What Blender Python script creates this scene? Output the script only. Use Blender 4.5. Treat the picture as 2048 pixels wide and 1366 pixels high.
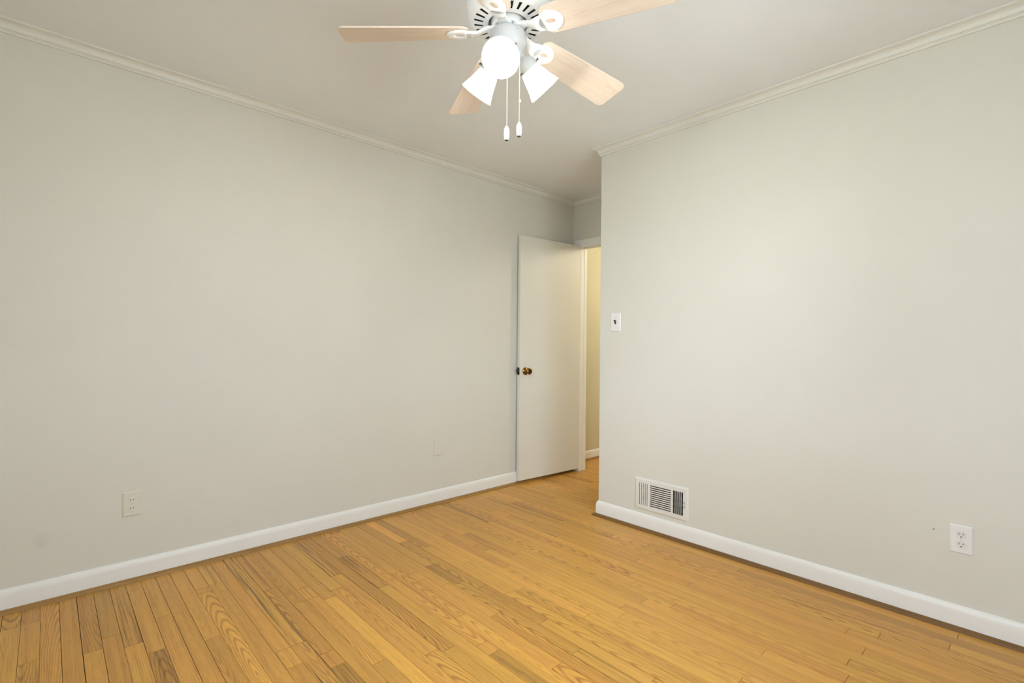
import bpy, bmesh, math, random
from mathutils import Vector, Matrix

for o in list(bpy.data.objects):
    bpy.data.objects.remove(o, do_unlink=True)
SC = bpy.context.scene
COL = SC.collection
PI = math.pi

# ------------------------------------------------------------------ camera
cam_data = bpy.data.cameras.new('camera')
cam = bpy.data.objects.new('camera', cam_data)
COL.objects.link(cam)
YAW, PITCH, ROLL, CAM_H, F_PX = 0.8181, 0.0068, 0.0098, 1.1259, 993.09
cam_data.sensor_width = 36.0
cam_data.lens = F_PX / 2048.0 * 36.0
cam_data.clip_start = 0.02
fw = Vector((-math.sin(YAW) * math.cos(PITCH), math.cos(YAW) * math.cos(PITCH), math.sin(PITCH)))
rt = Vector((math.cos(YAW), math.sin(YAW), 0))
up = rt.cross(fw)
r2 = rt * math.cos(ROLL) + up * math.sin(ROLL)
u2 = up * math.cos(ROLL) - rt * math.sin(ROLL)
cam.matrix_world = Matrix(((r2.x, u2.x, -fw.x, 0), (r2.y, u2.y, -fw.y, 0),
                           (r2.z, u2.z, -fw.z, CAM_H), (0, 0, 0, 1)))
SC.camera = cam

# ------------------------------------------------------------------ light and exposure
SC.view_settings.view_transform = 'Standard'
SC.view_settings.look = 'None'
SC.view_settings.gamma = 1.0
SC.view_settings.use_curve_mapping = False
SC.view_settings.exposure = 0.62
SKY_STRENGTH = 8.0
BULB_STRENGTH = 370.0
BULB_COLOR = (1.0, 0.985, 0.93)
HALL_WATTS = 20.0

world = bpy.data.worlds.new('overcast_sky')
SC.world = world
world.use_nodes = True
wn = world.node_tree.nodes
bg = wn['Background']
bg.inputs['Strength'].default_value = SKY_STRENGTH
_tc = wn.new('ShaderNodeTexCoord')
_sx = wn.new('ShaderNodeSeparateXYZ')
_cr = wn.new('ShaderNodeValToRGB')            # ground below the horizon, overcast sky above
_mr = wn.new('ShaderNodeMapRange')
_mr.inputs['From Min'].default_value = -1.0
world.node_tree.links.new(_tc.outputs['Generated'], _sx.inputs[0])
world.node_tree.links.new(_sx.outputs['Z'], _mr.inputs['Value'])
world.node_tree.links.new(_mr.outputs['Result'], _cr.inputs['Fac'])
_cr.color_ramp.elements[0].position = 0.485
_cr.color_ramp.elements[0].color = (0.68, 0.75, 0.79, 1)
_cr.color_ramp.elements[1].position = 0.515
_cr.color_ramp.elements[1].color = (0.84, 0.975, 1.16, 1)
world.node_tree.links.new(_cr.outputs['Color'], bg.inputs['Color'])

# room: camera stands at x = 0, y = 0
XL, YR, H = -2.9278, 2.6909, 2.44        # left wall, right wall, ceiling
XC, YE = -2.014, 3.50                    # corner of the right wall, end wall of the alcove
XW, YB = 0.62, -0.58                     # unseen window wall and rear wall
WIN1 = (0.55, 1.75, 0.80, 2.08)          # y0, y1, z0, z1 in the window wall
WIN2 = (-0.95, 0.35, 0.80, 2.02)        # x0, x1, z0, z1 in the rear wall


def portal(loc, rot, sx, sy):
    l = bpy.data.lights.new('window_portal', 'AREA')
    l.shape = 'RECTANGLE'
    l.size, l.size_y = sx, sy
    l.cycles.is_portal = True
    o = bpy.data.objects.new('window_portal', l)
    o.location, o.rotation_euler = loc, rot
    COL.objects.link(o)


portal((XW + 0.13, (WIN1[0] + WIN1[1]) / 2, (WIN1[2] + WIN1[3]) / 2), (0, PI / 2, 0), WIN1[3] - WIN1[2], WIN1[1] - WIN1[0])
portal(((WIN2[0] + WIN2[1]) / 2, YB - 0.13, (WIN2[2] + WIN2[3]) / 2), (PI / 2, 0, 0), WIN2[1] - WIN2[0], WIN2[3] - WIN2[2])


# ------------------------------------------------------------------ materials
def mat(name, color=(0.8, 0.8, 0.8), rough=0.5, metal=0.0, spec=0.5):
    m = bpy.data.materials.new(name)
    m.use_nodes = True
    b = m.node_tree.nodes['Principled BSDF']
    b.inputs['Base Color'].default_value = (*color, 1)
    b.inputs['Roughness'].default_value = rough
    b.inputs['Metallic'].default_value = metal
    b.inputs['Specular IOR Level'].default_value = spec
    return m


class NT:
    """small helper for node trees"""

    def __init__(self, m):
        self.t = m.node_tree
        self.b = self.t.nodes.get('Principled BSDF')

    def n(self, kind, **kw):
        nd = self.t.nodes.new(kind)
        for k, v in kw.items():
            setattr(nd, k, v)
        return nd

    def put(self, sock, v):
        if isinstance(v, bpy.types.NodeSocket):
            self.t.links.new(v, sock)
        elif v is not None:
            sock.default_value = v

    def math(self, op, a, b=None, c=None, clamp=False):
        nd = self.n('ShaderNodeMath', operation=op, use_clamp=clamp)
        self.put(nd.inputs[0], a)
        self.put(nd.inputs[1], b)
        if c is not None:
            self.put(nd.inputs[2], c)
        return nd.outputs[0]

    def noise(self, vec, scale, detail=2.0, rough=0.5, dim='3D'):
        nd = self.n('ShaderNodeTexNoise', noise_dimensions=dim)
        self.put(nd.inputs['Vector'], vec)
        nd.inputs['Scale'].default_value = scale
        nd.inputs['Detail'].default_value = detail
        nd.inputs['Roughness'].default_value = rough
        return nd.outputs['Fac']

    def xyz(self, x, y, z):
        nd = self.n('ShaderNodeCombineXYZ')
        self.put(nd.inputs[0], x)
        self.put(nd.inputs[1], y)
        self.put(nd.inputs[2], z)
        return nd.outputs[0]

    def sep(self, v):
        nd = self.n('ShaderNodeSeparateXYZ')
        self.put(nd.inputs[0], v)
        return nd.outputs

    def ramp(self, fac, lo, hi):
        nd = self.n('ShaderNodeMapRange', interpolation_type='SMOOTHSTEP')
        self.put(nd.inputs['Value'], fac)
        nd.inputs['From Min'].default_value = lo
        nd.inputs['From Max'].default_value = hi
        return nd.outputs['Result']

    def mix(self, fac, a, b, blend='MIX'):
        nd = self.n('ShaderNodeMix', data_type='RGBA', blend_type=blend)
        self.put(nd.inputs[0], fac)
        self.put(nd.inputs[6], a if isinstance(a, bpy.types.NodeSocket) else (*a, 1))
        self.put(nd.inputs[7], b if isinstance(b, bpy.types.NodeSocket) else (*b, 1))
        return nd.outputs[2]

    def bump(self, height, strength, dist):
        nd = self.n('ShaderNodeBump')
        self.put(nd.inputs['Height'], height)
        nd.inputs['Strength'].default_value = strength
        nd.inputs['Distance'].default_value = dist
        self.t.links.new(nd.outputs[0], self.b.inputs['Normal'])


def paint(name, color, rough=0.6, bump=0.15, spots=None):
    """rolled wall paint: faint orange-peel; spots = smudges (x, y, z, radius)"""
    m = mat(name, color, rough, spec=0.3)
    t = NT(m)
    geo = t.n('ShaderNodeNewGeometry').outputs['Position']
    t.bump(t.noise(geo, 260.0, 3.0, 0.6), bump, 0.002)
    big = t.noise(geo, 1.7, 3.0, 0.6)
    c = t.mix(t.ramp(big, 0.3, 0.7), tuple(v * 0.985 for v in color), tuple(min(1, v * 1.012) for v in color))
    for (x, y, z, r) in spots or ():
        d = t.n('ShaderNodeVectorMath', operation='DISTANCE')
        t.put(d.inputs[0], geo)
        d.inputs[1].default_value = (x, y, z)
        s = t.math('MULTIPLY', t.ramp(d.outputs['Value'], r, 0.0), t.noise(geo, 30.0, 3.0))
        c = t.mix(s, c, tuple(v * 0.84 for v in color))
    t.put(t.b.inputs['Base Color'], c)
    return m


M = {}
WALL = (0.70, 0.685, 0.605)
M['wall'] = paint('wall_paint_cream', WALL, spots=[(XL, -0.008, 0.264, 0.05)])
M['wall_r'] = M['wall']
M['ceiling'] = paint('ceiling_paint', (0.87, 0.90, 0.91), 0.8)
M['trim'] = paint('trim_paint_white', (0.85, 0.84, 0.79), 0.35, 0.04)
M['crown'] = paint('crown_paint_offwhite', (0.76, 0.75, 0.68), 0.4, 0.04)
M['door'] = paint('door_paint_cream', (0.74, 0.72, 0.63), 0.4, 0.05)
M['hall'] = paint('hall_paint_tan', (0.65, 0.61, 0.45), 0.6)
M['white'] = mat('white_enamel', (0.86, 0.86, 0.85), 0.3)
M['plate_white'] = mat('plate_white_plastic', (0.80, 0.79, 0.76), 0.35)
M['socket_white'] = mat('socket_white_plastic', (0.74, 0.73, 0.69), 0.35)
M['plate_cream'] = mat('plate_painted_cream', (0.71, 0.68, 0.585), 0.45)
M['ivory'] = mat('ivory_plastic', (0.73, 0.70, 0.61), 0.35)
M['dark'] = mat('dark_slot', (0.012, 0.010, 0.008), 0.6)
M['vent_dark'] = mat('vent_dark_metal', (0.02, 0.019, 0.017), 0.5, 0.0)
M['damper'] = mat('damper_grey_metal', (0.07, 0.07, 0.066), 0.45, 0.3)
M['register'] = mat('register_white_enamel', (0.75, 0.735, 0.67), 0.35)
M['brass'] = mat('aged_brass', (0.26, 0.145, 0.04), 0.24, 1.0)
M['bronze'] = mat('dark_bronze', (0.035, 0.022, 0.012), 0.3, 0.6)
M['screw'] = mat('screw_metal', (0.55, 0.53, 0.48), 0.35, 0.8)
M['grey_metal'] = mat('light_kit_grey', (0.52, 0.52, 0.51), 0.35, 0.0)
M['chain'] = mat('chain_white_metal', (0.85, 0.84, 0.80), 0.25, 0.3)
M['black'] = mat('black_plastic', (0.008, 0.008, 0.008), 0.3)

# frosted glass shade
m = bpy.data.materials.new('frosted_glass_white')
m.use_nodes = True
t = NT(m)
t.b.inputs['Base Color'].default_value = (0.92, 0.92, 0.91, 1)
t.b.inputs['Roughness'].default_value = 0.25
tr = t.n('ShaderNodeBsdfTranslucent')
tr.inputs['Color'].default_value = (0.95, 0.94, 0.92, 1)
mx = t.n('ShaderNodeMixShader')
mx.inputs[0].default_value = 0.50
t.t.links.new(t.b.outputs[0], mx.inputs[1])
t.t.links.new(tr.outputs[0], mx.inputs[2])
t.t.links.new(mx.outputs[0], t.t.nodes['Material Output'].inputs['Surface'])
M['shade'] = m

m = bpy.data.materials.new('lit_bulb')
m.use_nodes = True
t = NT(m)
em = t.n('ShaderNodeEmission')
em.inputs['Color'].default_value = (*BULB_COLOR, 1)
em.inputs['Strength'].default_value = BULB_STRENGTH
t.t.links.new(em.outputs[0], t.t.nodes['Material Output'].inputs['Surface'])
M['bulb'] = m

# thin window glass
m = bpy.data.materials.new('window_glass')
m.use_nodes = True
t = NT(m)
tp = t.n('ShaderNodeBsdfTransparent')
gl = t.n('ShaderNodeBsdfGlossy')
gl.inputs['Roughness'].default_value = 0.02
fr = t.n('ShaderNodeFresnel')
fr.inputs['IOR'].default_value = 1.45
mx = t.n('ShaderNodeMixShader')
t.t.links.new(fr.outputs[0], mx.inputs[0])
t.t.links.new(tp.outputs[0], mx.inputs[1])
t.t.links.new(gl.outputs[0], mx.inputs[2])
t.t.links.new(mx.outputs[0], t.t.nodes['Material Output'].inputs['Surface'])
M['glass'] = m


def oak(name, light, dark, rough, attr=True, ring=0.0065, swap=False):
    """strip-oak: every strip reads its own seed and tone, grain from stretched rings"""
    m = mat(name, light, rough, spec=0.45)
    t = NT(m)
    if attr:
        uv = t.n('ShaderNodeUVMap', uv_map='strip').outputs[0]
        seed = t.n('ShaderNodeAttribute', attribute_name='seed').outputs['Fac']
        tone = t.n('ShaderNodeAttribute', attribute_name='tone').outputs['Fac']
        stain = t.n('ShaderNodeAttribute', attribute_name='stain').outputs['Fac']
        x, y, _ = t.sep(uv)
    else:
        oc = t.n('ShaderNodeTexCoord').outputs['Object']
        x, y, z = t.sep(oc)
        if swap:
            x, y = y, x
        seed, tone, stain = t.n('ShaderNodeObjectInfo').outputs['Random'], 0.5, 0.0
    s100 = t.math('MULTIPLY', seed, 97.0)
    # centre of the rings moves from strip to strip
    yo = t.math('MULTIPLY', t.math('SUBTRACT', t.math('FRACT', t.math('MULTIPLY', seed, 7.31)), 0.5), 0.10)
    xo = t.math('MULTIPLY', t.math('SUBTRACT', t.math('FRACT', t.math('MULTIPLY', seed, 13.7)), 0.5), 1.0)
    wob = t.noise(t.xyz(t.math('MULTIPLY', x, 4.0), t.math('MULTIPLY', y, 16.0), s100), 1.0, 4.0, 0.62)
    wob = t.math('MULTIPLY', t.math('SUBTRACT', wob, 0.5), 0.020)
    px = t.math('MULTIPLY', t.math('ADD', x, xo), 0.075)
    py = t.math('ADD', t.math('ADD', y, yo), wob)
    rad = t.math('SQRT', t.math('ADD', t.math('MULTIPLY', px, px), t.math('MULTIPLY', py, py)))
    band = t.math('FRACT', t.math('DIVIDE', rad, ring))
    band = t.ramp(t.math('PINGPONG', t.math('MULTIPLY', t.math('POWER', band, 1.8), 2.0), 1.0), 0.25, 1.0)
    amp = t.ramp(t.math('FRACT', t.math('MULTIPLY', seed, 29.3)), 0.35, 1.0)
    amp = t.math('MULTIPLY_ADD', amp, 0.50 if attr else 0.08, 0.06)
    fine = t.noise(t.xyz(t.math('MULTIPLY', x, 9.0), t.math('MULTIPLY', y, 420.0), s100), 1.0, 3.0, 0.7)
    fine = t.ramp(fine, 0.48, 0.74)
    streak = t.noise(t.xyz(t.math('MULTIPLY', x, 1.6), t.math('MULTIPLY', y, 55.0), t.math('ADD', s100, 5.0)), 1.0, 2.0, 0.5)
    streak = t.ramp(streak, 0.35, 0.75)
    g = t.math('MULTIPLY', band, amp)
    g = t.math('ADD', g, t.math('MULTIPLY', fine, 0.44))
    g = t.math('ADD', g, t.math('MULTIPLY', streak, 0.22), clamp=True)
    col = t.mix(g, light, dark)
    v = t.math('MULTIPLY_ADD', tone, 0.36, 0.83)
    hs = t.n('ShaderNodeHueSaturation')
    hs.inputs['Hue'].default_value = 0.5
    t.put(hs.inputs['Hue'], t.math('MULTIPLY_ADD', t.math('FRACT', t.math('MULTIPLY', seed, 3.77)), 0.007, 0.4955))
    t.put(hs.inputs['Value'], v)
    t.put(hs.inputs['Color'], col)
    col = hs.outputs[0]
    if attr:
        # mineral streaks: dark run inside single strips
        ms = t.noise(t.xyz(t.math('MULTIPLY', x, 1.8), t.math('MULTIPLY', y, 120.0), t.math('ADD', s100, 31.0)), 1.0, 3.0, 0.55)
        ms = t.math('MULTIPLY', t.ramp(ms, 0.49, 0.64), stain)
        col = t.mix(ms, col, (0.10, 0.045, 0.014))
        knot = t.noise(t.xyz(t.math('MULTIPLY', x, 6.0), t.math('MULTIPLY', y, 28.0), t.math('ADD', s100, 61.0)), 1.0, 1.0, 0.5)
        col = t.mix(t.math('MULTIPLY', t.ramp(knot, 0.80, 0.87), 0.8), col, (0.10, 0.045, 0.015))
    t.put(t.b.inputs['Base Color'], col)
    t.bump(t.math('SUBTRACT', 1.0, g), 0.12, 0.0006)
    return m


M['oak'] = oak('oak_strip_floor', (0.68, 0.362, 0.070), (0.25, 0.082, 0.013), 0.36)
M['gap'] = mat('floor_gap_dark', (0.05, 0.022, 0.008), 0.8)
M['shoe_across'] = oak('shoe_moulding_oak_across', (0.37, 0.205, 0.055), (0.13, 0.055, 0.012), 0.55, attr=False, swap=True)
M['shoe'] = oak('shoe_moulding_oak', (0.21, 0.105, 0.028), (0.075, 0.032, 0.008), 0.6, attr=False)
# bleached blade wood: grain along the blade's own x axis
M['blade'] = oak('blade_bleached_maple', (0.76, 0.645, 0.525), (0.56, 0.42, 0.31), 0.45, attr=False, ring=0.007)


# ------------------------------------------------------------------ mesh helpers
class MB:
    def __init__(self):
        self.bm = bmesh.new()
        self.mi = 0

    def face(self, vs):
        try:
            f = self.bm.faces.new(vs)
            f.material_index = self.mi
            return f
        except ValueError:
            return None

    def v(self, p):
        return self.bm.verts.new(p)

    def box(self, a, b, mtx=None):
        (x0, y0, z0), (x1, y1, z1) = a, b
        P = [Vector(p) for p in ((x0, y0, z0), (x1, y0, z0), (x1, y1, z0), (x0, y1, z0),
                                 (x0, y0, z1), (x1, y0, z1), (x1, y1, z1), (x0, y1, z1))]
        if mtx:
            P = [mtx @ p for p in P]
        V = [self.v(p) for p in P]
        for q in ((3, 2, 1, 0), (4, 5, 6, 7), (0, 1, 5, 4), (1, 2, 6, 5), (2, 3, 7, 6), (3, 0, 4, 7)):
            self.face([V[i] for i in q])
        return V

    def prism(self, pts, z0, z1, mtx=None):
        """polygon in xy extruded z0..z1"""
        lo = [Vector((x, y, z0)) for x, y in pts]
        hi = [Vector((x, y, z1)) for x, y in pts]
        if mtx:
            lo = [mtx @ p for p in lo]
            hi = [mtx @ p for p in hi]
        a = [self.v(p) for p in lo]
        b = [self.v(p) for p in hi]
        n = len(pts)
        self.face(a[::-1])
        self.face(b)
        for i in range(n):
            j = (i + 1) % n
            self.face([a[i], a[j], b[j], b[i]])

    def lathe(self, prof, n=48, mtx=None, close=False):
        """profile [(r, z)...] about z"""
        rings = []
        for r, z in prof:
            if r < 1e-6:
                p = Vector((0, 0, z))
                rings.append([self.v(mtx @ p if mtx else p)])
            else:
                ring = []
                for i in range(n):
                    a = 2 * PI * i / n
                    p = Vector((r * math.cos(a), r * math.sin(a), z))
                    ring.append(self.v(mtx @ p if mtx else p))
                rings.append(ring)
        pairs = list(zip(rings, rings[1:]))
        if close:
            pairs.append((rings[-1], rings[0]))
        for A, B in pairs:
            for i in range(n):
                j = (i + 1) % n
                if len(A) == 1 and len(B) == 1:
                    continue
                if len(A) == 1:
                    self.face([A[0], B[j], B[i]])
                elif len(B) == 1:
                    self.face([A[i], A[j], B[0]])
                else:
                    self.face([A[i], A[j], B[j], B[i]])

    def sphere(self, c, r, n=10, k=6):
        c = Vector(c)
        self.lathe([(r * math.sin(PI * i / k), -r * math.cos(PI * i / k)) for i in range(k + 1)], n, Matrix.Translation(c))

    def tube(self, pts, r, n=10):
        pts = [Vector(p) for p in pts]
        rr = r if isinstance(r, (list, tuple)) else [r] * len(pts)
        rings = []
        for i, p in enumerate(pts):
            d = (pts[min(i + 1, len(pts) - 1)] - pts[max(i - 1, 0)]).normalized()
            a = d.orthogonal().normalized() if i == 0 else (ax - d * ax.dot(d)).normalized()
            ax = a
            b = d.cross(a)
            rings.append([self.v(p + (a * math.cos(2 * PI * k / n) + b * math.sin(2 * PI * k / n)) * rr[i]) for k in range(n)])
        for A, B in zip(rings, rings[1:]):
            for k in range(n):
                j = (k + 1) % n
                self.face([A[k], A[j], B[j], B[k]])
        self.face(rings[0][::-1])
        self.face(rings[-1])

    def build(self, name, mats, parent=None, smooth=None, bevel=0.0, loc=None, seg=2):
        bmesh.ops.recalc_face_normals(self.bm, faces=self.bm.faces[:])
        me = bpy.data.meshes.new(name)
        self.bm.to_mesh(me)
        self.bm.free()
        for mm in mats if isinstance(mats, (list, tuple)) else [mats]:
            me.materials.append(mm)
        o = bpy.data.objects.new(name, me)
        COL.objects.link(o)
        if parent is not None:
            o.parent = parent
        if loc:
            o.location = loc
        if smooth is not None:
            me.polygons.foreach_set('use_smooth', [True] * len(me.polygons))
            me.set_sharp_from_angle(angle=math.radians(smooth))
        if bevel:
            bv = o.modifiers.new('bevel', 'BEVEL')
            bv.width, bv.segments, bv.limit_method = bevel, seg, 'ANGLE'
        return o


def tag(o, label, cat, group=None, kind=None):
    o['label'], o['category'] = label, cat
    if group:
        o['group'] = group
    if kind:
        o['kind'] = kind
    return o


def struct(o, label, cat):
    return tag(o, label, cat, kind='structure')


def thing(name, label, cat, loc, group=None):
    o = bpy.data.objects.new(name, None)
    o.empty_display_size = 0.1
    o.location = loc
    COL.objects.link(o)
    return tag(o, label, cat, group)


def copy_tree(o, parent=None):
    c = o.copy()
    COL.objects.link(c)
    if parent is not None:
        c.parent = parent
    for ch in [k for k in bpy.data.objects if k.parent == o and k != c]:
        copy_tree(ch, c)
    return c


# ------------------------------------------------------------------ room shell
T = 0.12
# floor: oak strips run along x, one mesh
rng = random.Random(11)
SW = 0.0565
Y0 = -0.062 - 14 * SW
bm = bmesh.new()
uvl = bm.loops.layers.uv.new('strip')
ls, lt, ln = (bm.faces.layers.float.new(k) for k in ('seed', 'tone', 'stain'))
# strips that stand out in the photograph: (y, x0, x1, tone, stain)
MARK = [(1.52, -2.93, -2.48, 1.35, 0.0), (1.045, -2.92, -2.34, 0.42, 0.9), (0.925, -2.15, -1.10, 1.15, 0.0),
        (0.53, -2.563, -1.55, 1.10, 0.0), (0.33, -2.20, -1.55, -0.20, 0.4), (0.76, -1.68, -1.30, -0.25, 0.5),
        (1.447, -2.13, -1.88, -0.35, 0.3), (2.475, -2.58, -2.10, 0.30, 0.8), (2.23, -2.40, -1.95, 0.40, 0.8),
        (2.04, -2.90, -2.40, 0.45, 0.8), (1.78, -2.075, -1.20, 0.72, 0.1), (1.30, -2.02, -1.20, 0.62, 0.1),
        (1.505, -1.78, -1.386, -0.05, 0.1), (0.145, -2.93, -2.35, 0.18, 0.2), (0.70, -1.90, -1.45, 0.35, 1.0),
        (1.19, -1.369, -0.70, 0.0, 0.4), (0.245, -2.93, -2.30, 0.30, 0.6), (1.17, -2.93, -2.52, 0.30, 0.2),
        (1.95, -1.20, -0.70, 0.80, 0.0), (1.415, -1.17, -0.60, 0.38, 0.5), (0.87, -2.20, -1.60, 0.85, 0.0),
        (0.64, -2.88, -1.90, 0.62, 0.0)]
rows = int((5.2 - Y0) / SW)
for r in range(rows):
    ya, yb = Y0 + r * SW, Y0 + (r + 1) * SW
    marks = sorted([k for k in MARK if ya <= k[0] < yb], key=lambda k: k[1])
    cuts = []
    x = -3.2 - rng.random() * 0.9
    while x < 0.85:
        L = rng.choice((0.35, 0.6, 0.8, 1.0, 1.3, 1.6, 2.0)) * rng.uniform(0.85, 1.2)
        cuts.append((x, x + L, None))
        x += L
    for k in marks:
        new = []
        for c in cuts:
            if c[2] is not None or c[1] <= k[1] or c[0] >= k[2]:
                new.append(c)
            else:
                if c[0] < k[1] - 0.05:
                    new.append((c[0], k[1], None))
                if c[1] > k[2] + 0.05:
                    new.append((k[2], c[1], None))
                elif c[1] > k[2]:
                    pass
        new.append((k[1], k[2], k))
        cuts = sorted(new)
        # close slivers
        cuts = [(c[0], cuts[i + 1][0] if i + 1 < len(cuts) else c[1], c[2]) for i, c in enumerate(cuts)]
    for (xa, xb, k) in cuts:
        g = rng.choice((0.0004, 0.0005, 0.0006, 0.0008, 0.0012))
        e = 0.0008
        x0, x1 = xa + e, xb - e
        y0, y1 = ya + g, yb - g
        top = [bm.verts.new(p) for p in ((x0, y0, 0), (x1, y0, 0), (x1, y1, 0), (x0, y1, 0))]
        bot = [bm.verts.new(p) for p in ((x0, y0, -0.004), (x1, y0, -0.004), (x1, y1, -0.004), (x0, y1, -0.004))]
        fs = [bm.faces.new(top)]
        for i in range(4):
            j = (i + 1) % 4
            fs.append(bm.faces.new((bot[i], bot[j], top[j], top[i])))
        seed = rng.random()
        tone = k[3] if k else min(1.0, max(0.0, rng.gauss(0.5, 0.17)))
        st = k[4] if k else (rng.uniform(0.3, 0.8) if rng.random() < 0.10 else 0.0)
        for f in fs:
            f[ls], f[lt], f[ln] = seed, tone, st
            for lp in f.loops:
                lp[uvl].uv = (lp.vert.co.x - (xa + xb) / 2, lp.vert.co.y - (ya + yb) / 2)
# subfloor slab under the strips
P = [bm.verts.new(p) for p in ((-3.4, -0.8, -0.004), (0.9, -0.8, -0.004), (0.9, 5.2, -0.004), (-3.4, 5.2, -0.004),
                               (-3.4, -0.8, -0.1), (0.9, -0.8, -0.1), (0.9, 5.2, -0.1), (-3.4, 5.2, -0.1))]
for qd in ((0, 1, 2, 3), (7, 6, 5, 4), (4, 5, 1, 0), (5, 6, 2, 1), (6, 7, 3, 2), (7, 4, 0, 3)):
    bm.faces.new([P[i] for i in qd]).material_index = 1
me = bpy.data.meshes.new('floor')
bm.to_mesh(me)
bm.free()
me.materials.append(M['oak'])
me.materials.append(M['gap'])
fl = bpy.data.objects.new('floor', me)
COL.objects.link(fl)
struct(fl, 'honey oak strip floor of narrow boards with dark joints', 'floor')

b = MB()
b.box((-3.4, YB - T, H), (XW + T, 5.2, H + 0.1))
struct(b.build('ceiling', M['ceiling']), 'flat matte off-white ceiling above the whole room', 'ceiling')

b = MB()
b.box((XL - T, YB - T, 0), (XL, YE, H))
struct(b.build('wall_left', M['wall']), 'long plain cream wall on the left behind the open door', 'wall')

# right wall with a duct hole behind the register
DX0, DX1, DZ0, DZ1 = -1.706, -1.408, 0.145, 0.292
b = MB()
b.box((XC, YR, 0), (DX0, YR + T, H))
b.box((DX1, YR, 0), (XW + T, YR + T, H))
b.box((DX0, YR, 0), (DX1, YR + T, DZ0))
b.box((DX0, YR, DZ1), (DX1, YR + T, H))
b.box((XC, YR + T, 0), (XC + T, YE, H))          # return towards the doorway
struct(b.build('wall_right', M['wall_r']), 'plain cream wall on the right with an outside corner at the alcove', 'wall')

# end wall with the doorway
JX0, JX1, DH, JT = -2.834, -2.105, 2.03, 0.080   # clear opening, head height, wall depth
b = MB()
b.box((XL - T, YE, 0), (JX0 - 0.018, YE + JT, H))
b.box((JX1 + 0.018, YE, 0), (XC + T, YE + JT, H))
b.box((JX0 - 0.018, YE, DH + 0.0), (JX1 + 0.018, YE + JT, H))
struct(b.build('wall_end', M['wall']), 'short cream wall above the doorway at the end of the alcove', 'wall')


def holed_wall(name, along, pos, lo, hi, win, out, label):
    """wall with one window hole; along = 'y' (plane x = pos) or 'x' (plane y = pos)"""
    b = MB()
    w0, w1, z0, z1 = win
    for (a0, a1, c0, c1) in ((lo, w0, 0, H), (w1, hi, 0, H), (w0, w1, 0, z0), (w0, w1, z1, H)):
        if along == 'y':
            b.box((pos, a0, c0), (pos + out, a1, c1))
        else:
            b.box((a0, pos + out, c0), (a1, pos, c1))
    struct(b.build(name, M['wall']), label, 'wall')


holed_wall('wall_window', 'y', XW, YB - T, YR, WIN1, T, 'cream wall with a window to the right of the camera')
holed_wall('wall_rear', 'x', YB, XL, XW, WIN2, -T, 'cream wall with a window behind the camera')


def window(n, along, pos, win, sgn, label):
    w0, w1, z0, z1 = win
    root = bpy.data.objects.new('window_%d' % n, None)
    COL.objects.link(root)
    struct(root, label, 'window')

    def bx(b, a0, a1, c0, c1, d0, d1):
        p, q = sorted((pos + sgn * d0, pos + sgn * d1))
        if along == 'y':
            b.box((p, a0, c0), (q, a1, c1))
        else:
            b.box((a0, p, c0), (a1, q, c1))
    fr = MB()
    for (a0, a1, c0, c1) in ((w0, w0 + .04, z0, z1), (w1 - .04, w1, z0, z1), (w0 + .04, w1 - .04, z0, z0 + .04), (w0 + .04, w1 - .04, z1 - .04, z1)):
        bx(fr, a0, a1, c0, c1, 0.0, 0.11)
    zm = (z0 + z1) / 2
    bx(fr, w0 + .04, w1 - .04, zm - .02, zm + .02, 0.04, 0.07)
    f = fr.build('window_frame', M['trim'], root)
    cs = MB()
    for (a0, a1, c0, c1) in ((w0 - .07, w0, z0 - .07, z1 + .07), (w1, w1 + .07, z0 - .07, z1 + .07), (w0, w1, z1, z1 + .07), (w0, w1, z0 - .07, z0)):
        bx(cs, a0, a1, c0, c1, -0.015, 0.0)
    cs.build('window_casing', M['trim'], root)
    for c0, c1 in ((z0 + .04, zm - .02), (zm + .02, z1 - .04)):
        g = MB()
        bx(g, w0 + .04, w1 - .04, c0, c1, 0.053, 0.057)
        g.build('pane', M['glass'], root)


window(1, 'y', XW, WIN1, 1, 'white double hung window in the wall right of the camera')
window(2, 'x', YB, WIN2, -1, 'white double hung window in the wall behind the camera')


# mouldings swept along the wall line with mitres; room side is to the right of travel when flip = 1
def sweep(name, p0, p1, prof, m0=0.0, m1=0.0, mats=None, inward=(0, 0), smooth=30):
    """profile (d, z): d away from the wall. m0/m1: how far the end moves along the path per unit d"""
    p0, p1 = Vector((*p0, 0)), Vector((*p1, 0))
    t_ = (p1 - p0).normalized()
    n_ = Vector((*inward, 0))
    b = MB()
    A = [b.v(p0 + n_ * d + t_ * (m0 * d) + Vector((0, 0, z))) for d, z in prof]
    B = [b.v(p1 + n_ * d + t_ * (m1 * d) + Vector((0, 0, z))) for d, z in prof]
    n = len(prof)
    for i in range(n):
        j = (i + 1) % n
        b.face([A[i], A[j], B[j], B[i]])
    b.face(A)
    b.face(B[::-1])
    return b.build(name, mats, smooth=smooth)


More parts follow.
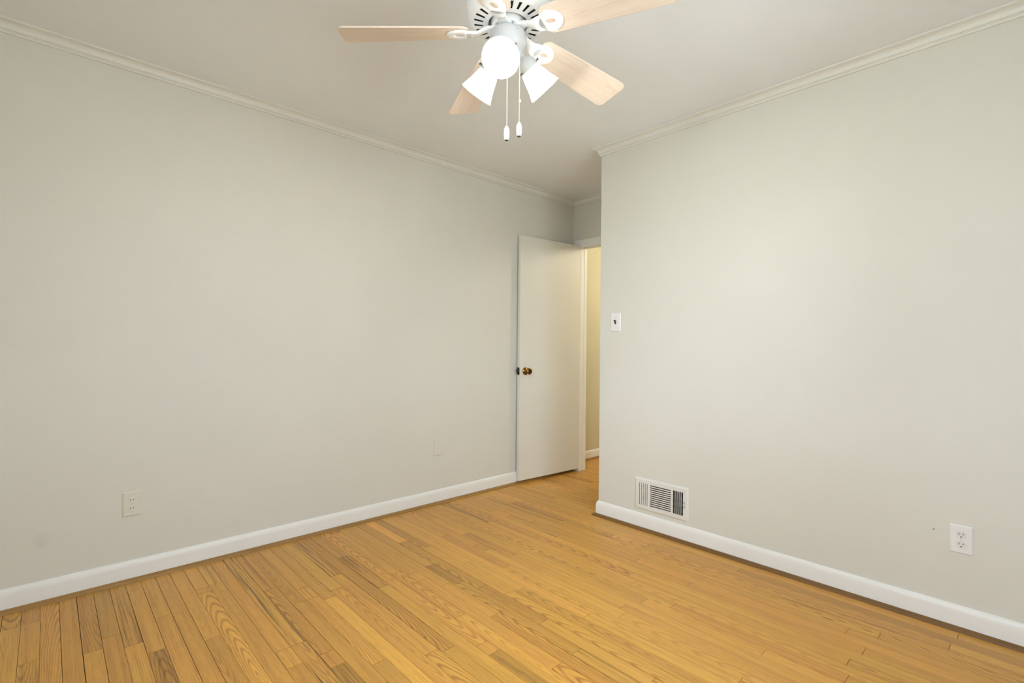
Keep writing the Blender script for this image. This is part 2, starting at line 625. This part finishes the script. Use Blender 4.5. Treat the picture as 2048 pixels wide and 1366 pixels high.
CW, CH_ = 0.045, 0.0495
crown = [(0, H), (CW, H), (CW, H - .0055), (CW - .002, H - .0075), (CW - .0055, H - .0085)]
for i in range(1, 9):                                    # cove
    a = i / 8 * PI / 2
    crown.append((CW - .0065 - .0225 * math.sin(a) * 1.0, H - .0095 - .0245 * (1 - math.cos(a))))
crown += [(.0150, H - .0352), (.0118, H - .0357), (.0135, H - .0378), (.0128, H - .0400), (.0098, H - .0410),
          (.0085, H - .0425), (.0090, H - .0455), (.0080, H - .0485), (.0055, H - CH_), (0, H - CH_)]
base = [(0, 0.0), (.014, 0.0)] + [(.014 * math.cos(a), .066 + .0313 * math.sin(a)) for a in [PI / 2 * i / 10 for i in range(11)]]
shoe = [(.014, 0), (.0339, 0)] + [(.014 + .0199 * math.cos(a), .0167 * math.sin(a)) for a in [PI / 2 * k / 6 for k in range(1, 7)]]

walls = [  # name, start, end, inward, mitre at start, mitre at end  (inside corner: move inwards, outside: outwards)
    ('left', (XL, YB), (XL, YE), (1, 0), 1, -1),
    ('end', (XL, YE), (XC, YE), (0, -1), 1, -1),
    ('return', (XC, YE), (XC, YR), (-1, 0), 1, 1),
    ('right', (XC, YR), (XW, YR), (0, -1), -1, -1),
    ('window', (XW, YR), (XW, YB), (-1, 0), 1, -1),
    ('rear', (XW, YB), (XL, YB), (0, 1), 1, -1)]
LB = {'left': 'on the long left wall', 'end': 'above the doorway', 'return': 'on the short wall beside the doorway',
      'right': 'on the right wall', 'window': 'on the window wall right of the camera', 'rear': 'on the wall behind the camera'}
k = 0
for nm, a, c, inw, m0, m1 in walls:
    k += 1
    struct(sweep('trim_%d' % k, a, c, crown, m0, m1, M['crown'], inw), 'off-white crown moulding with a cove and beads ' + LB[nm], 'crown moulding')
for nm, a, c, inw, m0, m1 in walls:
    if nm == 'end':
        continue
    if nm == 'left':
        m1, c = 0, (XL, YE)
    if nm == 'return':
        m0 = 0
    struct(sweep('baseboard_' + nm, a, c, base, m0, m1, M['trim'], inw), 'white round-topped baseboard ' + LB[nm], 'baseboard')
    k += 1
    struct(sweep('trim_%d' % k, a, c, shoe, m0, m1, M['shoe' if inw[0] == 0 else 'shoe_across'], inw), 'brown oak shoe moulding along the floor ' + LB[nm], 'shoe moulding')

# door casing, jamb and stop
b = MB()
CY = YE - 0.015
b.box((JX0 - 0.066, CY, 0.0), (JX0, YE, DH + 0.045))
b.box((JX1, CY, 0.0), (JX1 + 0.066, YE, DH + 0.045))
b.box((JX0, CY, DH - 0.028), (JX1, YE, DH + 0.045))
k += 1
struct(b.build('trim_%d' % k, M['trim'], bevel=0.003), 'flat white casing around the doorway in the alcove', 'door casing')
b = MB()
b.box((JX0 - 0.018, YE, 0), (JX0, YE + JT, DH))
b.box((JX1, YE, 0), (JX1 + 0.018, YE + JT, DH))
b.box((JX0, YE, DH - 0.018), (JX1, YE + JT, DH))
b.box((JX0, YE + 0.042, 0), (JX0 + 0.003, YE + 0.079, DH - 0.018))
b.box((JX1 - 0.010, YE + 0.042, 0), (JX1, YE + 0.074, DH - 0.018))
b.box((JX0 + 0.003, YE + 0.042, DH - 0.028), (JX1 - 0.010, YE + 0.074, DH - 0.018))
k += 1
struct(b.build('trim_%d' % k, M['trim'], bevel=0.0015), 'white door jamb with stop lining the doorway', 'door jamb')

# hall beyond the doorway
HX, HY0, HY1 = -3.072, YE + JT, 5.0
b = MB()
b.box((HX - T, HY0, 0), (HX, HY1, H))
b.box((HX, HY0 - 0.0, 0), (XL - T, HY0 + 0.004, H))
b.box((HX - T, HY1, 0), (-0.9, HY1 + T, H))
b.box((-0.9, YE - 0.5, 0), (-0.9 + T, HY1 + T, H))
b.box((XC + T, HY0 - T, 0), (-0.9, HY0, H))
struct(b.build('wall_hall', M['hall']), 'tan hall wall seen through the doorway', 'wall')
hb = [(d, z * 0.087 / 0.0973) for d, z in base]
struct(sweep('baseboard_hall', (HX, HY0 + .005), (HX, HY1), hb, 0, -1, M['trim'], (1, 0)), 'white baseboard on the tan hall wall beyond the doorway', 'baseboard')
k += 1
struct(sweep('trim_%d' % k, (HX, HY0 + .005), (HX, HY1), shoe, 0, -1, M['shoe_across'], (1, 0)), 'brown shoe moulding on the hall floor beyond the doorway', 'shoe moulding')
hl = bpy.data.lights.new('hall_lamp', 'POINT')
hl.energy, hl.color, hl.shadow_soft_size = HALL_WATTS, (1.0, 0.90, 0.72), 0.12
ho = bpy.data.objects.new('hall_lamp', hl)
ho.location = (-1.7, 4.3, 2.15)
COL.objects.link(ho)

# ------------------------------------------------------------------ door
DW, DT, DZ, DTOP = 0.711, 0.0305, 0.028, 2.0175
hx, hy, fx, fy = -2.831, 3.480, -2.8815, 2.786      # hinge edge and free edge of the room-side face
door = bpy.data.objects.new('door_1', None)
COL.objects.link(door)
door.location = (hx, hy, 0)
door.rotation_euler = (0, 0, math.atan2(fy - hy, fx - hx))   # local +x runs from hinge to free edge, +y = away from wall? (checked below)
struct(door, 'plain cream flush door standing open against the left wall', 'door')
DW = math.hypot(fx - hx, fy - hy)
# local frame: x towards the free edge (-Y in the room); room side (+X) is local +y
b = MB()
b.box((0, -DT, DZ), (DW, 0, DTOP))
b.build('door_slab', M['door'], door, bevel=0.0015)
KX, KZ = DW - 0.062, 0.914
b = MB()
mt = Matrix.Translation((KX, 0, KZ)) @ Matrix.Rotation(-PI / 2, 4, 'X')
b.lathe([(0, 0), (.0315, 0), (.0315, .003), (.029, .006), (.022, .009), (.014, .011), (.012, .013)], 40, mt)
ros = b.build('rosette', M['brass'], door, smooth=35)
ros['label'] = 'round aged brass rosette behind the knob'
b = MB()
b.lathe([(0, .011), (.011, .011), (.0095, .020), (.0105, .028), (.018, .033), (.0245, .040), (.0265, .047), (.0255, .053), (.021, .0575), (.017, .0585)], 40, mt)
b.mi = 1
b.lathe([(.0168, .0586), (.012, .0572), (0, .0568)], 40, mt)
kn = b.build('door_knob', [M['brass'], M['bronze']], door, smooth=35)
kn['label'] = 'round aged brass door knob'
b = MB()
b.box((DW, -DT + .003, KZ - .030), (DW + .0022, -.0005, KZ + .030))
lp = b.build('latch_plate', M['bronze'], door, bevel=0.001)
lp['label'] = 'dark bronze latch plate on the door edge'
b = MB()
b.lathe([(.0001, -.0215), (.007, -.0210), (.013, -.017), (.016, -.008), (.0165, 0), (.016, .008), (.013, .017), (.007, .0210), (.0001, .0215)], 20,
        Matrix.Translation((DW + .0015, -DT * .55, KZ)) @ Matrix.Scale(0.8, 4, (0, 1, 0)))
b.build('latch_bolt', M['bronze'], lp, smooth=50)
for zz in (0.20, 1.02, 1.84):
    b = MB()
    mt2 = Matrix.Translation((-0.0035, -0.001, zz))
    b.lathe([(0, -.045), (.0035, -.045), (.0035, .045), (0, .045)], 12, mt2)
    b.build('hinge', M['trim'], door, smooth=40)


# ------------------------------------------------------------------ plates on the walls
def wall_frame(loc, wall):
    """matrix: local x = right along the wall as seen, local y = up, local z = out of the wall"""
    if wall == 'right':
        ax = (Vector((1, 0, 0)), Vector((0, 0, 1)), Vector((0, -1, 0)))
    else:
        ax = (Vector((0, 1, 0)), Vector((0, 0, 1)), Vector((1, 0, 0)))
    mtx = Matrix((( ax[0].x, ax[1].x, ax[2].x, loc[0]), (ax[0].y, ax[1].y, ax[2].y, loc[1]), (ax[0].z, ax[1].z, ax[2].z, loc[2]), (0, 0, 0, 1)))
    return mtx


def mount(name, label, cat, loc, wall, group=None):
    o = thing(name, label, cat, loc, group)
    o.matrix_world = wall_frame(loc, wall)
    return o


def plate_mesh(w, h, d, b=None, holes=()):
    """bevelled cover plate standing out of the wall"""
    b = b or MB()
    e = 0.0045
    lo = [(-w / 2, -h / 2), (w / 2, -h / 2), (w / 2, h / 2), (-w / 2, h / 2)]
    A = [b.v((x, y, 0)) for x, y in lo]
    B = [b.v((x, y, d * .45)) for x, y in lo]
    Cc = [b.v((x - math.copysign(e, x), y - math.copysign(e, y), d)) for x, y in lo]
    b.face(A[::-1])
    b.face(Cc)
    for P_, Q in ((A, B), (B, Cc)):
        for i in range(4):
            j = (i + 1) % 4
            b.face([P_[i], P_[j], Q[j], Q[i]])
    return b


def slot(b, x, y, w, h, z, d=0.0006):
    b.box((x - w / 2, y - h / 2, z - 0.001), (x + w / 2, y + h / 2, z + d))


def screw_part(parent, x, y, z, r=0.0032, m=None):
    b = MB()
    b.lathe([(0, z - .001), (r, z - .001), (r, z + .0006), (r * .7, z + .0012), (0, z + .0014)], 14, Matrix.Translation((x, y, 0)))
    b.mi = 1
    b.box((x - r * .8, y - .0004, z + .0009), (x + r * .8, y + .0004, z + .0017))
    return b.build('screw', [m or M['screw'], M['dark']], parent, smooth=40)


def receptacle(parent, y, grounded, m):
    """one socket face: flat-sided round"""
    b = MB()
    r, fl_ = (0.0172, 0.0142) if grounded else (0.0132, 0.0106)
    pts = []
    for i in range(40):
        a = 2 * PI * i / 40
        pts.append((r * math.cos(a), max(-fl_, min(fl_, r * math.sin(a)))))
    d = 0.0078
    b.prism([(x, yy + y) for x, yy in pts], 0.003, d)
    b.mi = 1
    if grounded:
        slot(b, -.0063, y + .0036, .0021, .0085, d)
        slot(b, .0063, y + .0036, .0021, .0065, d)
        b.prism([(.0026 * math.cos(2 * PI * i / 16), y - .0078 + (.0026 if math.sin(2 * PI * i / 16) < 0 else .0024) * math.sin(2 * PI * i / 16)) for i in range(16)], d - .001, d + .0006)
    else:
        slot(b, -.0062, y, .0022, .0078, d)
        slot(b, .0062, y, .0022, .0066, d)
    o = b.build('socket', [m, M['dark']], parent)
    return o


# right-hand outlet
o = mount('wall_outlet', 'white duplex outlet with grounded sockets low on the right wall', 'outlet', (-0.2205, YR, 0.362), 'right')
p = plate_mesh(.0715, .113, .006).build('cover_plate', M['plate_white'], o)
for yy in (.0195, -.0195):
    receptacle(o, yy, True, M['socket_white'])
screw_part(o, 0, 0, .006, .0028, M['plate_white'])
# left-hand outlet
o = mount('wall_outlet', 'cream two-prong outlet low on the left wall above the baseboard', 'outlet', (XL, 0.3005, 0.362), 'left')
plate_mesh(.070, .115, .0055).build('cover_plate', M['plate_cream'], o)
for yy in (.0195, -.0195):
    receptacle(o, yy, False, M['ivory'])
screw_part(o, 0, 0, .0055, .0028, M['plate_cream'])
# blank plate
o = mount('blank_cover_plate', 'blank cover plate painted wall colour low on the left wall near the door', 'cover plate', (XL, 2.033, 0.394), 'left')
plate_mesh(.072, .115, .0055).build('cover_plate', M['plate_cream'], o)
for yy in (.042, -.042):
    screw_part(o, 0, yy, .0055, .0028, M['plate_cream'])
# light switch
o = mount('light_switch', 'white wall plate with a dark toggle switch near the corner of the right wall', 'light switch', (-1.8895, YR, 1.279), 'right')
plate_mesh(.0755, .120, .006).build('cover_plate', M['plate_white'], o)
b = MB()
b.box((-.0052, -.012, .004), (.0052, .012, .0068))
b.build('toggle_slot', M['dark'], o)
b = MB()
b.box((-.0042, -.004, 0), (.0042, .005, .017), Matrix.Translation((0, .001, .0055)) @ Matrix.Rotation(math.radians(-38), 4, 'X'))
tg = b.build('toggle', M['black'], o, bevel=.0015)
tg['label'] = 'black toggle lever'
for yy in (.030, -.030):
    screw_part(o, 0, yy, .006, .0028, M['plate_white'])

# nail hole left of the right outlet
b = MB()
b.lathe([(0, 0), (.0022, 0), (.0022, .0015), (.0012, .0022), (0, .0024)], 12)
o = b.build('nail', M['damper'], smooth=40)
o.matrix_world = wall_frame((-0.306, YR, 0.380), 'right')
tag(o, 'tiny grey nail head in the right wall left of the outlet', 'nail')

# ------------------------------------------------------------------ wall register
RX0, RX1, RZ0, RZ1 = -1.7345, -1.3800, 0.1195, 0.3150
reg = mount('wall_register', 'white metal heating register with three banks of louvres above the right baseboard', 'vent', ((RX0 + RX1) / 2, YR, (RZ0 + RZ1) / 2), 'right')
RW, RH, RD = RX1 - RX0, RZ1 - RZ0, 0.008
lx = lambda X: X - (RX0 + RX1) / 2
banks = {'l': (lx(-1.7050), lx(-1.6400)), 'c': (lx(-1.6265), lx(-1.4885)), 'r': (lx(-1.4740), lx(-1.4115))}
yb0, yb1 = -.0665, .0675
b = MB()
# bevelled rim and face strips between the three openings
e = .010
lo = [(-RW / 2, -RH / 2), (RW / 2, -RH / 2), (RW / 2, RH / 2), (-RW / 2, RH / 2)]
A = [b.v((x, y, 0)) for x, y in lo]
B = [b.v((x, y, .002)) for x, y in lo]
Cc = [b.v((x - math.copysign(e, x), y - math.copysign(e, y), RD)) for x, y in lo]
for P_, Q in ((A, B), (B, Cc)):
    for i in range(4):
        j = (i + 1) % 4
        b.face([P_[i], P_[j], Q[j], Q[i]])
xi, yi = RW / 2 - e, RH / 2 - e
xs = [-xi, banks['l'][0], banks['l'][1], banks['c'][0], banks['c'][1], banks['r'][0], banks['r'][1], xi]
for i in range(0, 8, 2):
    b.box((xs[i], yb0, RD - .0016), (xs[i + 1], yb1, RD))
b.box((-xi, -yi, RD - .0016), (xi, yb0, RD))
b.box((-xi, yb1, RD - .0016), (xi, yi, RD))
b.build('face_plate', M['register'], reg)
# louvres: one mesh per bank
for nm, ang in (('l', -24), ('r', -24)):
    b = MB()
    x0, x1 = banks[nm]
    n = 5
    pitch = (x1 - x0) / n
    wl = .0052 if nm == 'l' else .0040
    if nm == 'l':
        for i in range(n + 1):
            xx = x0 + i * pitch
            b.box((max(x0, xx - .0043), yb0, RD - .0030), (min(x1, xx + .0043), yb1, RD - .0004))
    else:
        for i in range(1, n):
            xx = x0 + i * pitch
            b.box((xx - .0019, yb0, RD - .0024), (xx + .0019, yb1, RD - .0004))
            b.box((-.0005, yb0, -.007), (.0005, yb1, 0), Matrix.Translation((xx - .0008, 0, RD - .001)) @ Matrix.Rotation(math.radians(36), 4, 'Y'))
    b.build('louvre', M['register'], reg)
b = MB()
x0, x1 = banks['c']
n = 11
pitch = (yb1 - yb0) / n
for i in range(n + 1):
    yy = yb0 + i * pitch
    b.box((x0, max(yb0, yy - .0031), RD - .0030), (x1, min(yb1, yy + .0031), RD - .0004))
    b.box((x0, -.0006, -.010), (x1, .0006, 0), Matrix.Translation((0, max(yy - .0026, yb0), RD - .001)) @ Matrix.Rotation(math.radians(-18), 4, 'X'))
b.build('louvre', M['register'], reg)
# damper box and blades behind
b = MB()
bx0, bx1, by0, by1 = DX0 + .001 - (RX0 + RX1) / 2, DX1 - .001 - (RX0 + RX1) / 2, DZ0 + .001 - (RZ0 + RZ1) / 2, DZ1 - .001 - (RZ0 + RZ1) / 2
b.box((bx0, by0, -.090), (bx1, by1, -.088))
for q0, q1 in (((bx0, by0), (bx0 + .002, by1)), ((bx1 - .002, by0), (bx1, by1)), ((bx0, by0), (bx1, by0 + .002)), ((bx0, by1 - .002), (bx1, by1))):
    b.box((*q0, -.09), (*q1, .001))
b.build('duct_box', M['vent_dark'], reg)
b = MB()
for i in range(4):
    yy = by0 + (i + .55) * (by1 - by0) / 4
    b.box((bx0 + .003, -.0006, -.010), (bx1 - .003, .0006, .010), Matrix.Translation((0, yy, -.020)) @ Matrix.Rotation(math.radians(50), 4, 'X'))
b.build('damper', M['damper'], reg)
b = MB()
b.box((lx(-1.4055), -.022, RD - .002), (lx(-1.4030), .016, RD + .0015))
b.mi = 1
b.box((lx(-1.4055), -.006, RD), (lx(-1.4025), .002, RD + .014))
b.build('damper_lever', [M['vent_dark'], M['register']], reg)
for sx in (lx(-1.7222), lx(-1.3925)):
    screw_part(reg, sx, .0, RD, .0026, M['register'])

# ------------------------------------------------------------------ ceiling fan
FC = (-1.188, 1.081)
fan = thing('ceiling_fan', 'white five blade ceiling fan with pale wood blades and three lit glass shades', 'ceiling fan', (FC[0], FC[1], H))
Z = lambda z: z - H                           # world height to fan height
PH, BZ, BR, PIT, DROOP = math.radians(14.5), 2.107, 0.533, math.radians(14.5), 0.065
BZ0 = BZ + DROOP * BR                          # blade height carried back to the axis

b = MB()
b.lathe([(0, Z(2.44)), (.066, Z(2.44)), (.066, Z(2.425)), (.060, Z(2.405)), (.045, Z(2.39)), (.022, Z(2.382)), (.012, Z(2.380)), (0, Z(2.380))], 48)
b.build('canopy', M['white'], fan, smooth=35)
b = MB()
b.lathe([(0, Z(2.382)), (.0105, Z(2.382)), (.0105, Z(2.325)), (0, Z(2.325))], 24)
b.build('downrod', M['white'], fan, smooth=35)
# motor housing: shell plus slotted underside
b = MB()
NS = 25
b.lathe([(0, Z(2.332)), (.030, Z(2.332)), (.060, Z(2.326)), (.095, Z(2.312)), (.118, Z(2.292)), (.128, Z(2.265)), (.131, Z(2.235)),
         (.1345, Z(2.215)), (.1350, Z(2.198)), (.131, Z(2.183)), (.1240, Z(2.174)), (.1160, Z(2.1695))], 120)
r0, r1, r2, r3 = .066, .081, .110, .116
zz = lambda r: Z(2.1635 + (r - .066) / .05 * .006)
DIV = 6
NA = NS * DIV
SO = PH + PI / NS                       # slots sit between the blade irons
ring = {}
for r in (r0, r1, r2, r3):
    ring[r] = [b.v((r * math.cos(2 * PI * (i - 1) / NA + SO), r * math.sin(2 * PI * (i - 1) / NA + SO), zz(r))) for i in range(NA)]
for i in range(NA):
    j = (i + 1) % NA
    b.face([ring[r0][i], ring[r0][j], ring[r1][j], ring[r1][i]])
    b.face([ring[r2][i], ring[r2][j], ring[r3][j], ring[r3][i]])
    if i % DIV not in (0, 1):
        b.face([ring[r1][i], ring[r1][j], ring[r2][j], ring[r2][i]])
b.lathe([(r0, zz(r0)), (.0640, Z(2.1660)), (.0635, Z(2.2100)), (0, Z(2.2100))], 120)
b.mi = 1
b.lathe([(.067, Z(2.1720)), (.115, Z(2.1775))], 90)
hs_ = b.build('motor_housing', [M['white'], M['dark']], fan, smooth=30)
b = MB()
b.lathe([(0, Z(2.205)), (.054, Z(2.205)), (.054, Z(2.154)), (.050, Z(2.150)), (0, Z(2.150))], 60)
b.build('flywheel', M['white'], fan, smooth=35)


def blade_z(r, tang):
    return Z(BZ) - math.tan(PIT) * tang


# blade: outline in the blade's own plane, x outwards, y tangential
def rounded(pts, rad, seg=6):
    out = []
    n = len(pts)
    for i in range(n):
        p, a, c = Vector(pts[i]), Vector(pts[i - 1]), Vector(pts[(i + 1) % n])
        r = rad[i]
        d0, d1 = (a - p).normalized(), (c - p).normalized()
        ang = d0.angle(d1)
        L = r / math.tan(ang / 2)
        s, e_ = p + d0 * L, p + d1 * L
        cen = p + (d0 + d1).normalized() * (r / math.sin(ang / 2))
        v0, v1 = s - cen, e_ - cen
        for k_ in range(seg + 1):
            f_ = k_ / seg
            v_ = v0.lerp(v1, f_).normalized() * r
            out.append(tuple(cen + v_))
    return out


outl = rounded([(.128, -.050), (BR, -.068), (BR, .068), (.128, .050)], [.030, .022, .022, .030], 8)
bladeM = MB()
bladeM.prism(outl, -.003, .003)
iron_labels = 'white scrolled blade iron with an open loop'


def iron_mesh():
    b = MB()
    # loop
    N = 48
    cx, a_o, b_o, cxi, a_i, b_i = .156, .039, .036, .157, .0165, .0105
    th = .0075
    zoff = lambda r: Z(2.150) * 0  # height is set below

    def zf(r):
        # from the flywheel down to the blade's underside
        t_ = min(1, max(0, (r - .060) / .050))
        t_ = t_ * t_ * (3 - 2 * t_)
        return 2.150 + (BZ0 - DROOP * r - .0035 - 2.150) * t_, t_

    def P3(x, y, dz):
        r = x
        z, t_ = zf(r)
        return (x, y, Z(z) - math.tan(PIT) * y * t_ + dz)
    O, I, Om, = [], [], []
    for i in range(N):
        a = 2 * PI * i / N
        sq = 1 + .06 * math.cos(2 * a)
        O.append((cx + a_o * math.cos(a) * sq, b_o * math.sin(a)))
        I.append((cxi + a_i * math.cos(a), b_i * math.sin(a)))
    levels = []
    for (ins_o, ins_i, dz) in ((0, 0, 0), (0, 0, -th * .55), (.004, .0025, -th)):
        lo_, li = [], []
        for i in range(N):
            ox, oy = O[i]
            ix, iy = I[i]
            d = Vector((ox - cx, oy)).normalized()
            lo_.append(b.v(P3(ox - d.x * ins_o, oy - d.y * ins_o, dz)))
            li.append(b.v(P3(ix + d.x * ins_i, iy + d.y * ins_i, dz)))
        levels.append((lo_, li))
    for i in range(N):
        j = (i + 1) % N
        b.face([levels[0][0][i], levels[0][0][j], levels[0][1][j], levels[0][1][i]])
        b.face([levels[2][0][i], levels[2][0][j], levels[2][1][j], levels[2][1][i]])
        for q in (0, 1):
            for s_ in (0, 1):
                b.face([levels[q][s_][i], levels[q][s_][j], levels[q + 1][s_][j], levels[q + 1][s_][i]])
    # arm
    xs_ = [.036 + (.134 - .036) * i / 16 for i in range(17)]
    sec = []
    for x in xs_:
        t_ = (x - .036) / (.134 - .036)
        w = .022 - .008 * math.sin(PI * min(1, t_ * 1.25)) + (.005 * max(0, t_ - .6) / .4)
        row = []
        for (yy, dz) in ((-w, 0), (-w, -th * .55), (-w + .004, -th), (w - .004, -th), (w, -th * .55), (w, 0)):
            row.append(b.v(P3(x, yy, dz)))
        sec.append(row)
    for A_, B_ in zip(sec, sec[1:]):
        for i in range(6):
            j = (i + 1) % 6
            b.face([A_[i], A_[j], B_[j], B_[i]])
    b.face(sec[0])
    b.face(sec[-1][::-1])
    return b


blade0 = bladeM.build('fan_blade', M['blade'], fan, smooth=30, bevel=.0012)
blade0['label'] = 'pale bleached wood fan blade'
iron0 = iron_mesh().build('blade_iron', M['white'], fan, smooth=40)
for (x, y) in ((.184, 0.0), (.137, .019), (.137, -.019)):
    scr = MB()
    zs_ = Z(BZ0 - DROOP * x - .0035 - .0075) - math.tan(PIT) * y
    scr.lathe([(0, zs_ + .001), (.0035, zs_ + .001), (.0030, zs_ - .0012), (0, zs_ - .0018)], 12, Matrix.Translation((x, y, 0)))
    scr.build('screw', M['white'], iron0, smooth=40)
for k5 in range(5):
    az = PH + k5 * 2 * PI / 5
    bl = blade0 if k5 == 0 else copy_tree(blade0, fan)
    ir = iron0 if k5 == 0 else copy_tree(iron0, fan)
    bl.rotation_euler = (0, 0, 0)
    bl.matrix_local = Matrix.Translation((0, 0, Z(BZ0))) @ Matrix.Rotation(az, 4, 'Z') @ Matrix.Rotation(math.atan(DROOP), 4, 'Y') @ Matrix.Rotation(-PIT, 4, 'X')
    ir.matrix_local = Matrix.Rotation(az, 4, 'Z')

# switch housing and light kit
b = MB()
b.lathe([(0, Z(2.140)), (.048, Z(2.140)), (.055, Z(2.137)), (.0580, Z(2.131)), (.0580, Z(2.098)), (.0565, Z(2.092)), (.0500, Z(2.084)), (.0460, Z(2.078)), (.0460, Z(2.068)),
         (.0400, Z(2.054)), (.0280, Z(2.044)), (.0120, Z(2.040)), (0, Z(2.0395))], 64)
cup = b.build('switch_housing', M['grey_metal'], fan, smooth=32)
for a in (-60, 0, 60, 120, 180, 240):
    b = MB()
    aa = math.radians(a - 72)
    b.sphere((.0578 * math.cos(aa), .0578 * math.sin(aa), Z(2.122)), .0028, 10, 6)
    b.build('screw', M['screw'], cup, smooth=60)

S_AZ, N_R, N_Z, M_R, M_Z = math.radians(-51.1), .070, 2.043, .135, 1.979
ax_l = math.hypot(M_R - N_R, M_Z - N_Z)
tilt = math.atan2(M_R - N_R, N_Z - M_Z)           # from straight down, outwards
for s in range(3):
    az = S_AZ + s * 2 * PI / 3
    # local z runs from neck to mouth
    F = Matrix.Rotation(az, 4, 'Z') @ Matrix.Translation((N_R, 0, Z(N_Z))) @ Matrix.Rotation(PI - tilt, 4, 'Y')
    b = MB()                                         # arm and fitter
    b.lathe([(0, -.034), (.012, -.034), (.020, -.030), (.029, -.018), (.0335, -.006), (.0345, .002), (.0345, .012), (.0325, .012), (.0325, .002), (.026, -.008), (0, -.010)], 40, F)
    p_in = Matrix.Rotation(az, 4, 'Z') @ Vector((.030, 0, Z(2.072)))
    p_out = F @ Vector((0, 0, -.028))
    mid = (p_in + p_out) / 2 + Vector((0, 0, .004))
    b.tube([p_in, mid, p_out], [.022, .018, .015], 16)
    hld = b.build('shade_holder', M['grey_metal'], fan, smooth=40)
    for da in (20, 140, 260):
        b = MB()
        d = Matrix.Rotation(math.radians(da + 90), 4, 'Z') @ Matrix.Translation((.0335, 0, .006)) @ Matrix.Rotation(PI / 2, 4, 'Y')
        b.lathe([(0, 0), (.0016, 0), (.0016, .005), (.0038, .005), (.0038, .010), (0, .010)], 12, F @ d)
        b.build('thumbscrew', M['damper'], hld, smooth=40)
    L = ax_l
    prof = [(0.0, .0300), (.10, .0315), (.22, .0345), (.38, .0385), (.55, .0425), (.72, .0472), (.85, .0520), (.94, .0545), (1.0, .0580)]
    th = .0024
    full = [(r, t_ * L) for t_, r in prof] + [(r - th * .9, t_ * L - (.0 if t_ < 1 else -.0008)) for t_, r in prof[::-1]]
    b = MB()
    b.lathe(full, 64, F, close=True)
    sh = b.build('lamp_shade', M['shade'], fan, smooth=60)
    sh['label'] = 'bell shaped frosted white glass shade, lit'
    # bulb: globe with a neck
    b = MB()
    bp = [(.0130, .004), (.0135, .012), (.0165, .024), (.0230, .036)]
    c_z, br = .056, .0290
    for i in range(11):
        a = math.radians(-38 + (90 + 38) * i / 10)
        bp.append((br * math.cos(a), c_z + br * math.sin(a)) if i < 10 else (0, c_z + br))
    b.lathe(bp, 32, F)
    b.build('light_bulb', M['bulb'], sh, smooth=60)
    b = MB()
    b.lathe([(0, -.010), (.0165, -.010), (.0165, .003), (.0138, .0045), (0, .0045)], 24, F)
    b.build('socket', M['white'], sh, smooth=40)


# pull chains
def chain(x, y, z_top, z_fob, fob_len, knot=None):
    b = MB()
    step = .0046
    n = int((z_top - z_fob) / step)
    for i in range(n + 1):
        b.sphere((x - FC[0], y - FC[1], Z(z_fob + i * step)), .0019, 8, 5)
    b.tube([(x - FC[0], y - FC[1], Z(z_fob)), (x - FC[0], y - FC[1], Z(z_top))], .0007, 6)
    c = b.build('pull_chain', M['chain'], fan, smooth=60)
    b = MB()
    mt3 = Matrix.Translation((x - FC[0], y - FC[1], Z(z_fob)))
    b.lathe([(0, .002), (.0035, .001), (.0062, -.004), (.0088, -.010), (.0090, -.030), (.0070, -fob_len + .0015)], 8, mt3)
    b.mi = 1
    b.lathe([(.0068, -fob_len + .0015), (.0060, -fob_len), (0, -fob_len)], 8, mt3)
    f = b.build('fob', [M['white'], M['damper']], c, smooth=20)
    f['label'] = 'white pull fob with a dark end'
    if knot:
        b = MB()
        b.lathe([(0, .006), (.003, .005), (.0042, 0), (.003, -.005), (0, -.006)], 10, Matrix.Translation((x - FC[0] + .0015, y - FC[1] + .0015, Z(knot))))
        b.build('chain_connector', M['chain'], c, smooth=60)


chain(-1.1700, 1.0635, 2.062, 1.8235, .0455)
chain(-1.1450, 1.0940, 2.090, 1.8370, .0450, 1.906)
